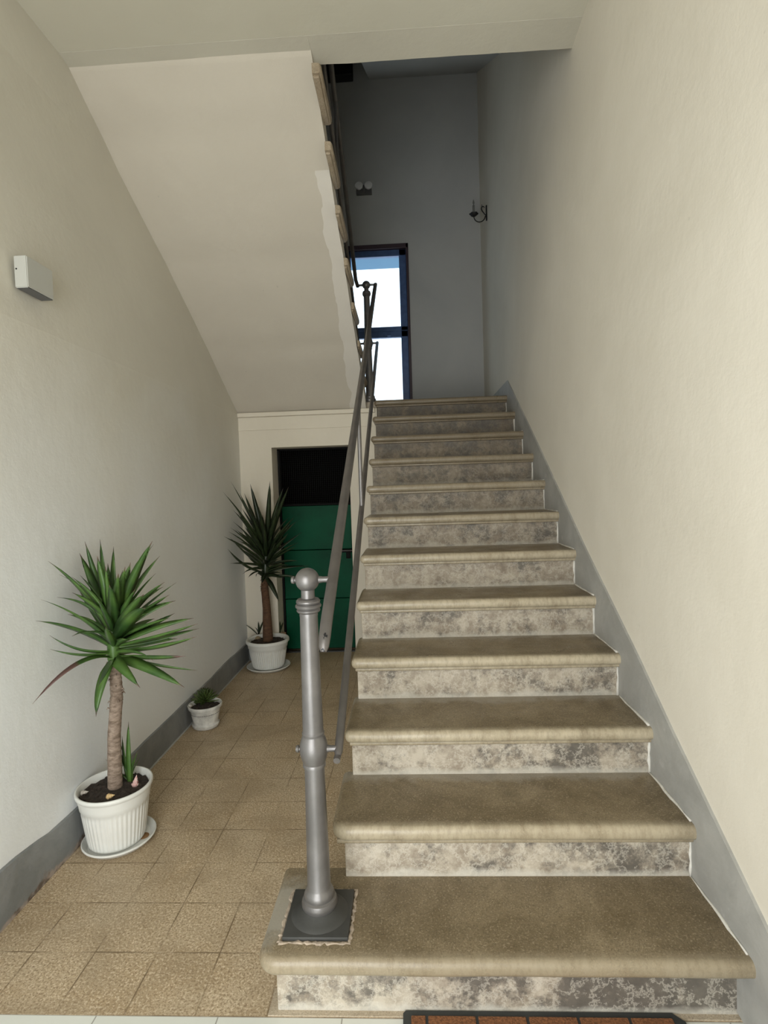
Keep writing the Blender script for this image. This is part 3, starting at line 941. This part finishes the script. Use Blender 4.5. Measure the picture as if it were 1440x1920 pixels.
def pot_mesh(Rr, Rb, h, flutes=44, band=.30, rim='round', amp=.012):
    bm = bmesh.new()
    zb = h * (1 - band)
    def fl(a, z):
        if z < zb - .004 and z > .012 and abs(math.cos(0)) > 0:
            return 1 + amp * (abs(math.sin(a * flutes / 2)) - .5)
        return 1
    Rz = lambda z: Rb + (Rr * .93 - Rb) * (z / h) ** .85
    prof = [(Rb * .9, 0), (Rb, .006)]
    n = 9
    for i in range(n + 1):
        z = .015 + (zb - .02 - .015) * i / n; prof.append((Rz(z), z))
    prof += [(Rz(zb), zb - .002), (Rz(zb) * 1.035, zb + .004), (Rz(zb + .02) * 1.03, zb + .02), (Rr * .955, h - .026), (Rr * .965, h - .020)]
    if rim == 'round': prof += [(Rr * .995, h - .017), (Rr, h - .009), (Rr * .99, h - .002), (Rr * .96, h), (Rr * .93, h - .003)]
    else: prof += [(Rr * 1.0, h - .024), (Rr, h - .014), (Rr * .985, h - .003), (Rr * .95, h), (Rr * .88, h - .004), (Rr * .86, h - .015)]
    prof += [(Rr * .90 if rim == 'round' else Rr * .85, h - .035), (Rb * .8, .03)]
    r = lathe(bm, prof, flutes * 4, (0, 0, 0), flute=fl)
    bm.faces.new(r[0][::-1]); bm.faces.new(r[-1])
    return bm

def saucer_mesh(R_):
    bm = bmesh.new()
    r = lathe(bm, [(R_ * .80, 0), (R_ * .86, .002), (R_ * .97, .018), (R_ * 1.0, .022), (R_, .026), (R_ * .975, .028), (R_ * .95, .024), (R_ * .84, .007), (.01, .006)], 64)
    bm.faces.new(r[0][::-1]); bm.faces.new(r[-1])
    return bm
def soil_mesh(R_, z, seed):
    bm = bmesh.new()
    rr = 14; sg = 40; rings = []
    c0 = bm.verts.new((0, 0, z + .012))
    for i in range(1, rr + 1):
        r_ = R_ * i / rr
        rings.append([bm.verts.new((r_ * math.cos(2 * math.pi * k / sg), r_ * math.sin(2 * math.pi * k / sg),
                     z + .010 * (1 - (i / rr) ** 2) + .010 * noise.noise(Vector((r_ * math.cos(2 * math.pi * k / sg) * 40, r_ * math.sin(2 * math.pi * k / sg) * 40, seed))))) for k in range(sg)])
    for k in range(sg): bm.faces.new((c0, rings[0][k], rings[0][(k + 1) % sg]))
    for i in range(rr - 1):
        for k in range(sg): bm.faces.new((rings[i][k], rings[i + 1][k], rings[i + 1][(k + 1) % sg], rings[i][(k + 1) % sg]))
    low = [bm.verts.new((v.co.x * .97, v.co.y * .97, z - .03)) for v in rings[-1]]
    for k in range(sg): bm.faces.new((rings[-1][k], low[k], low[(k + 1) % sg], rings[-1][(k + 1) % sg]))
    bm.faces.new(low)
    for i in range(60):
        a = random.random() * 6.28; q = R_ * .93 * math.sqrt(random.random())
        blob(bm, (q * math.cos(a), q * math.sin(a), z + .008), random.uniform(.003, .008), random.uniform(.003, .008), .004, sub=1, rough=.5, seed=i)
    return bm

def trunk_mesh(pts, rads, scar_from, scar_to, rings_=40):
    bm = bmesh.new()
    pts = [Vector(p) for p in pts]
    P, R_ = [], []
    n = 46
    for i in range(n + 1):
        t = i / n * (len(pts) - 1); k = min(int(t), len(pts) - 2); f = t - k
        p = pts[k].lerp(pts[k + 1], f)
        r = rads[k] * (1 - f) + rads[k + 1] * f
        fr = i / n
        r *= 1 + .05 * noise.noise(Vector((0, 0, fr * 22))) + (.06 * (i % 2) if scar_from < fr < scar_to else .01 * (i % 2))
        P.append(p); R_.append(r)
    tube(bm, P, R_, 14)
    # leaf-base scars
    for i in range(26):
        fr = random.uniform(scar_from, scar_to); k = int(fr * n); a = random.random() * 6.28
        c = P[k]; d = Vector((math.cos(a), math.sin(a), .25))
        q = c + d * R_[k] * .9
        tube(bm, [q, q + Vector((math.cos(a) * .008, math.sin(a) * .008, .004)), q + Vector((math.cos(a) * .013, math.sin(a) * .013, -.004))], [.004, .003, .0008], 5)
    return bm

def clampw(p, lim=LX + .03):
    return p
def tip3(u, v, Y):
    p = at(u, v, 1, Y)
    if p.x < LX + .03: p = at(u, v, 0, LX + .03)
    return p


def fill(bm, base, top, n, lo, hi, w_, seed, ymax):
    """shorter leaves that fill out a crown"""
    rnd_ = random.Random(seed)
    for i in range(n):
        a = i * 2.39996 + rnd_.uniform(-.3, .3); t = i / n
        el = math.radians(-12 + 80 * t + rnd_.uniform(-8, 8)); L = rnd_.uniform(lo, hi)
        b0 = base.lerp(top, t * .9)
        p = b0 + Vector((math.cos(a) * math.cos(el), math.sin(a) * math.cos(el), math.sin(el))) * L
        if p.x < LX + .04 or p.y > ymax: continue
        leaf(bm, b0, p, w_, arch=rnd_.uniform(-.01, .03), twist=rnd_.uniform(-.4, .4), fold=rnd_.uniform(.15, .4))
# --- large yucca beside the left wall
PC = Vector((-2.206, .556, 0))
ly = empty('potted_yucca', (PC.x, PC.y, .009))
tag(ly, 'bright green potted yucca in a ribbed white pot, nearest plant by the left wall', 'potted plant')
LO = Vector((PC.x, PC.y, .009))
def off(bm, o):
    for v in bm.verts: v.co -= o
    return bm
s1 = link('plant_saucer', saucer_mesh(.150), M['pot'], None, smooth=True, angle=40); s1.location = (PC.x + .008, PC.y + .004, 0)
tag(s1, 'white saucer under the big yucca pot nearest the viewer, with brown residue', 'saucer')
bmr = bmesh.new(); r = lathe(bmr, [(.024, .0085), (.024, .0096)], 24, (.098, .016, 0)); caps(bmr, r)
res_ = link('residue', bmr, simple('brown_residue', (.20, .11, .045), .7, vary=.8, scale=25), s1)
link('pot', pot_mesh(.1555, .110, .250, amp=.03), M['pot'], ly, smooth=True, angle=60)
link('soil', soil_mesh(.138, .220, 1), M['soil'], ly)
tb = Vector((PC.x - .004, PC.y + .01, .225))
t1_, t2_, t3_ = at(214, 1380, 1, tb.y), at(219, 1300, 1, tb.y), at(214, 1235, 1, tb.y)
t4_ = at(211, 1160, 1, tb.y)
link('trunk', off(trunk_mesh([tb, t1_, t2_, t3_], [.031, .027, .025, .022], .55, .97), LO), M['bark'], ly, smooth=True)
bm = bmesh.new()
tube(bm, [t3_ - Vector((0, 0, .02)), t3_, t3_.lerp(t4_, .5), t4_], [.022, .026, .026, .012], 12)
# (tip u, tip v, depth offset, base height 0..1 on crown, width, arch, droop, twist)
g1 = [(159, 1015, .06, .8, .030, -.01), (187.5, 1011, .02, .9, .036, 0), (213, 1024, .06, .9, .036, 0), (149, 1037, .08, .7, .040, .02), (90, 1052, .10, .55, .030, .03),
      (182, 1042, -.06, .9, .046, .0), (202, 1056, .10, .9, .030, 0), (245, 1054, -.04, .9, .044, .0), (267, 1040, .02, .85, .044, .01), (286, 1014, -.08, .8, .046, .02), (288, 1020, .05, .8, .030, .02),
      (300, 1042, .10, .75, .032, .02), (292, 1075, .0, .75, .032, .01), (309, 1091, -.02, .65, .040, .02), (331, 1092, .06, .6, .022, .01), (330, 1126, .02, .5, .044, .03),
      (111, 1077, -.02, .6, .042, .04), (135, 1082, -.12, .75, .046, .02), (107, 1120, .02, .45, .040, .05), (77, 1124, -.06, .4, .036, .02), (127, 1152, -.14, .45, .042, .02),
      (67, 1164, -.10, .3, .034, .02), (93, 1191, -.02, .2, .042, -.03), (94, 1217, .06, .15, .042, -.02), (319, 1159, -.02, .45, .026, .01), (364, 1159, .02, .35, .034, .02),
      (372, 1169, -.08, .3, .030, -.01), (374, 1178, .08, .3, .036, -.01), (370, 1193, -.10, .2, .034, -.02), (371, 1257, .02, .05, .042, -.01), (346, 1289, -.12, .05, .042, .03),
      (205, 1096, -.18, .6, .048, .02), (270, 1114, -.18, .5, .050, .02), (273, 1140, -.22, .45, .052, .03), (198, 1176, -.24, .3, .036, .0), (241, 1080, .14, .8, .034, .0),
      (170, 1070, .14, .8, .034, .0), (262, 1090, .16, .7, .032, .01), (150, 1110, .15, .6, .032, .0), (225, 1120, .18, .7, .03, .0), (290, 1160, .16, .4, .03, .02), (130, 1180, .14, .3, .03, .02), (235, 1062, -.10, .85, .040, .0), (222, 1075, -.14, .8, .044, .0)]
for (u, v, dy, bh, w_, ar) in g1:
    p1 = tip3(u, v, tb.y + dy)
    b0 = t3_.lerp(t4_, bh)
    dirr = (p1 - b0); dirr.z = 0
    if dirr.length: dirr.normalize()
    leaf(bm, b0 + dirr * .012, p1, w_ * 1.15, arch=ar, twist=random.uniform(-.35, .35), fold=random.uniform(.15, .35))
leaf(bm, t3_ + Vector((.01, -.01, .01)), tip3(349, 1230, tb.y - .04), .044, arch=-.01, twist=.3, dry=1.12)      # leaf with burnt end
leaf(bm, t3_, at(180, 1344, 1, tb.y - .14), .046, arch=.03, twist=.2)                                    # hanging leaf
leaf(bm, t3_, at(263, 1290, 1, tb.y - .16), .050, arch=.045)                                               # short drooping leaf
pm_ = tip3(148, 1256, tb.y - .12); pe_ = tip3(61, 1320, tb.y - .22)
leaf(bm, t3_, pe_, .026, arch=.085, fold=.7, dry=1.9)                                                             # long withered leaf
fill(bm, t3_, t4_, 34, .20, .32, .036, 3, 9)
fo = link('foliage', off(bm, LO), M['leaf'], ly, smooth=True)
# offshoots
bm = bmesh.new()
ob = Vector((PC.x + .045, PC.y + .055, .225))
for (u, v, w_) in ((241, 1353, .026), (203, 1347, .018), (229, 1380, .020), (258, 1408, .012), (262, 1420, .012), (250, 1418, .012), (220, 1400, .016), (198, 1424, .008), (255, 1435, .012)):
    leaf(bm, ob + Vector((random.uniform(-.01, .01), random.uniform(-.01, .01), 0)), at(u, v, 1, PC.y + .06), w_, arch=.006)
link('offshoot', off(bm, LO), M['leaf'], ly, smooth=True)

def shell(name, label, u, v, z, s, c1, c2, tall=True):
    p = at(u, v, 2, z)
    bm = bmesh.new()
    n = 26
    prof = []
    for i in range(n + 1):
        t = i / n
        r_ = s * (.52 * (1 - t) ** .9) * (1 + .10 * math.sin(t * 28)) if t > .25 else s * (.18 + 1.0 * t)
        prof.append((max(r_, .0006), s * 1.5 * t))
    r = lathe(bm, prof, 20, flute=lambda a, z_: 1 + .06 * math.sin(a * 7 + z_ * 200))
    caps(bm, r)
    R3 = Matrix.Rotation(math.radians(8 if tall else 70), 3, 'Y') @ Matrix.Rotation(math.radians(-12 if tall else 10), 3, 'X')
    for v_ in bm.verts: v_.co = R3 @ v_.co
    zmin = min(v_.co.z for v_ in bm.verts)
    for v_ in bm.verts: v_.co.z -= zmin
    mm, nt, b = mat('shell_' + name)
    pp = pos(nt)
    wv = N(nt, 'ShaderNodeTexWave'); wv.inputs['Scale'].default_value = 60; wv.inputs['Distortion'].default_value = 6
    nt.links.new(pp, wv.inputs['Vector'])
    nt.links.new(mix(nt, wv.outputs['Fac'], c1, c2), b.inputs['Base Color']); b.inputs['Roughness'].default_value = .35
    o = link('seashell', bm, mm, None, smooth=True); o.location = (p.x, p.y, z - .004)
    tag(o, label, 'seashell')
    return o
shell('a', 'pink striped pointed seashell upright on the soil at the right of the big yucca pot', 252, 1476, .232, .036, (.75, .62, .58), (.55, .22, .20))
shell('b', 'yellow orange seashell lying at the front edge of the big yucca pot', 200, 1497, .232, .030, (.85, .70, .40), (.70, .40, .15), False)
shell('c', 'pale grey seashell lying at the left edge of the big yucca pot', 152, 1490, .230, .028, (.62, .58, .52), (.45, .40, .36), False)
shell('d', 'brown and grey seashell at the back of the big yucca pot, left of the trunk', 179, 1457, .230, .026, (.50, .44, .38), (.36, .22, .18), False)

# --- far yucca in the corner by the green door
PF = Vector((-2.128, 2.875, 0))
fy = empty('potted_yucca', (PF.x, PF.y, .009)); FO = Vector((PF.x, PF.y, .009))
tag(fy, 'dark tall potted yucca in the far corner in front of the green door', 'potted plant')
s2 = link('plant_saucer', saucer_mesh(.185), M['pot'], None, smooth=True, angle=40); s2.location = (PF.x + .002, PF.y - .004, 0)
tag(s2, 'white saucer under the far yucca pot beside the green door', 'saucer')
link('pot', pot_mesh(.184, .128, .245, rim='wide', flutes=52, amp=.03), M['pot'], fy, smooth=True, angle=60)
link('soil', soil_mesh(.152, .213, 4), M['soil'], fy)
fb = Vector((PF.x + .0, PF.y + .01, .22))
f1, f2, f3, f4 = at(500, 1140, 1, fb.y), at(496, 1100, 1, fb.y), at(497, 1082, 1, fb.y), at(500, 1020, 1, fb.y)
link('trunk', off(trunk_mesh([fb, f1, f2, f3], [.045, .034, .031, .028], .60, .98), FO), M['barkred'], fy, smooth=True)
bm = bmesh.new()
tube(bm, [f3 - Vector((0, 0, .03)), f3, f3.lerp(f4, .5), f4], [.028, .032, .032, .014], 12)
g2 = [(418, 922, -.3, .8, .032, .02), (433, 903, -.15, .9, .034, .01), (449, 924, -.25, .9, .040, .0), (458, 925, .05, .9, .040, .0), (469, 907, -.1, 1, .05, .01), (506, 902, -.25, 1, .05, 0),
      (531, 915, -.15, .95, .05, .02), (541, 913, -.3, .9, .045, .02), (437, 956, -.2, .7, .032, .02), (437, 978, -.1, .6, .036, .02), (432, 989, -.3, .5, .03, .02), (429, 997, .02, .5, .025, .02),
      (420, 1006, -.2, .4, .042, .02), (442, 993, -.4, .5, .036, .02), (452, 990, -.4, .5, .036, .01), (427, 1029, -.15, .15, .038, -.05), (431, 1007, -.35, .3, .036, -.02),
      (551, 970, -.2, .7, .045, .02), (555, 1025, -.2, .4, .032, .01), (527, 1013, -.1, .4, .03, .0), (527, 1033, -.2, .3, .03, .0), (537, 1063, -.1, .15, .03, .01), (528, 1075, -.1, .1, .03, .01), (529, 1084, -.2, .05, .03, .01),
      (543, 983, -.1, .6, .04, .0), (517, 1017, -.4, .4, .035, .0), (523, 1128, -.15, .0, .046, .02), (480, 1082, -.2, .0, .034, .04), (470, 960, -.4, .8, .05, .0), (485, 950, -.45, .85, .05, 0), (520, 955, -.42, .85, .05, .0),
      (446, 960, -.4, .7, .04, .0), (455, 1030, -.45, .3, .04, .0), (465, 1045, -.4, .2, .04, .0), (540, 1000, -.4, .5, .04, .0), (495, 985, -.5, .6, .05, .0)]
for (u, v, dy, bh, w_, ar) in g2:
    Y = min(fb.y + dy * .55, DY - .07)
    p1 = tip3(u, v, Y); b0 = f3.lerp(f4, bh)
    dirr = (p1 - b0); dirr.z = 0; dirr.normalize()
    leaf(bm, b0 + dirr * .015, p1, w_ * 1.02, arch=ar, twist=random.uniform(-.35, .35), fold=random.uniform(.15, .35))
fill(bm, f3, f4, 60, .26, .44, .040, 5, DY - .06)
link('foliage', off(bm, FO), M['leafdark'], fy, smooth=True)
for cx, tips in ((at(484, 1190, 2, .235), ((457, 1169), (484, 1165), (497, 1157), (489, 1180), (478, 1176))), (at(524, 1187, 2, .235), ((521, 1166), (525, 1164), (532, 1165), (517, 1175)))):
    bm = bmesh.new()
    for (u, v) in tips: leaf(bm, cx + Vector((random.uniform(-.01, .01), 0, 0)), at(u, v, 1, cx.y - .01), .022, arch=.004)
    link('offshoot', off(bm, FO), M['leafdark'], fy, smooth=True)
def pebble(label, u, v, z, r_, c, grp, seed):
    p = at(u, v, 2, z); bm = bmesh.new()
    blob(bm, (0, 0, r_ * .45), r_ * 1.1, r_, r_ * .7, sub=3, rough=.25, seed=seed)
    o = link('pebble', bm, simple('pebble_stone_%d' % seed, c, .7, vary=.2, scale=50), None, smooth=True)
    o.location = (p.x, p.y, z - .003); tag(o, label, 'pebble', grp)
pebble('beige pebble on the left of the soil in the far yucca pot', 483.5, 1198, .226, .022, (.30, .23, .14), 'pebbles in the far yucca pot', 1)
pebble('brownish pebble at the leftmost edge of the far yucca pot', 473, 1197, .224, .018, (.20, .13, .09), 'pebbles in the far yucca pot', 2)
pebble('larger pinkish pebble on the right of the soil in the far yucca pot', 531, 1190, .226, .026, (.33, .22, .14), 'pebbles in the far yucca pot', 3)

# --- small succulent pot between them
PS = Vector((-2.243, 1.712, 0))
su = empty('potted_succulent', (PS.x, PS.y, 0)); SO = Vector((PS.x, PS.y, 0))
tag(su, 'small spiky green succulent in a weathered white pot between the two yuccas', 'potted plant')
bm = bmesh.new()
r = lathe(bm, [(.070, 0), (.078, .004), (.084, .016), (.086, .026), (.083, .029), (.080, .030), (.078, .034), (.080, .05), (.094, .118), (.096, .126), (.103, .128), (.1065, .134), (.108, .146), (.1065, .151), (.102, .152), (.097, .147), (.092, .12), (.07, .03)], 48)
bm.faces.new(r[0][::-1]); bm.faces.new(r[-1])
link('pot', bm, M['potdirty'], su, smooth=True, angle=40)
link('soil', soil_mesh(.093, .128, 9), M['soil'], su)
bm = bmesh.new()
cc = at(384, 1312, 2, .15)
for i in range(60):
    t = i / 60; a = i * 2.39996; el = math.radians(8 + 75 * t)
    L = .108 - .045 * t
    b0 = Vector((cc.x, cc.y, .136 + .03 * t))
    d = Vector((math.cos(a) * math.cos(el), math.sin(a) * math.cos(el), math.sin(el)))
    leaf(bm, b0 + d * .006, b0 + d * L, .021, arch=-.006, fold=.5)
for i in range(12):
    a = i * 2.39996; b0 = Vector((cc.x - .045, cc.y - .02, .132)); el = math.radians(15 + 5 * i)
    d = Vector((math.cos(a) * math.cos(el), math.sin(a) * math.cos(el), math.sin(el)))
    leaf(bm, b0, b0 + d * .045, .013, arch=-.004, fold=.5)
link('foliage', off(bm, SO), M['succ'], su, smooth=True)
pebble('white stone at the left rim of the small succulent pot', 356, 1325, .140, .015, (.50, .47, .43), None, 5)
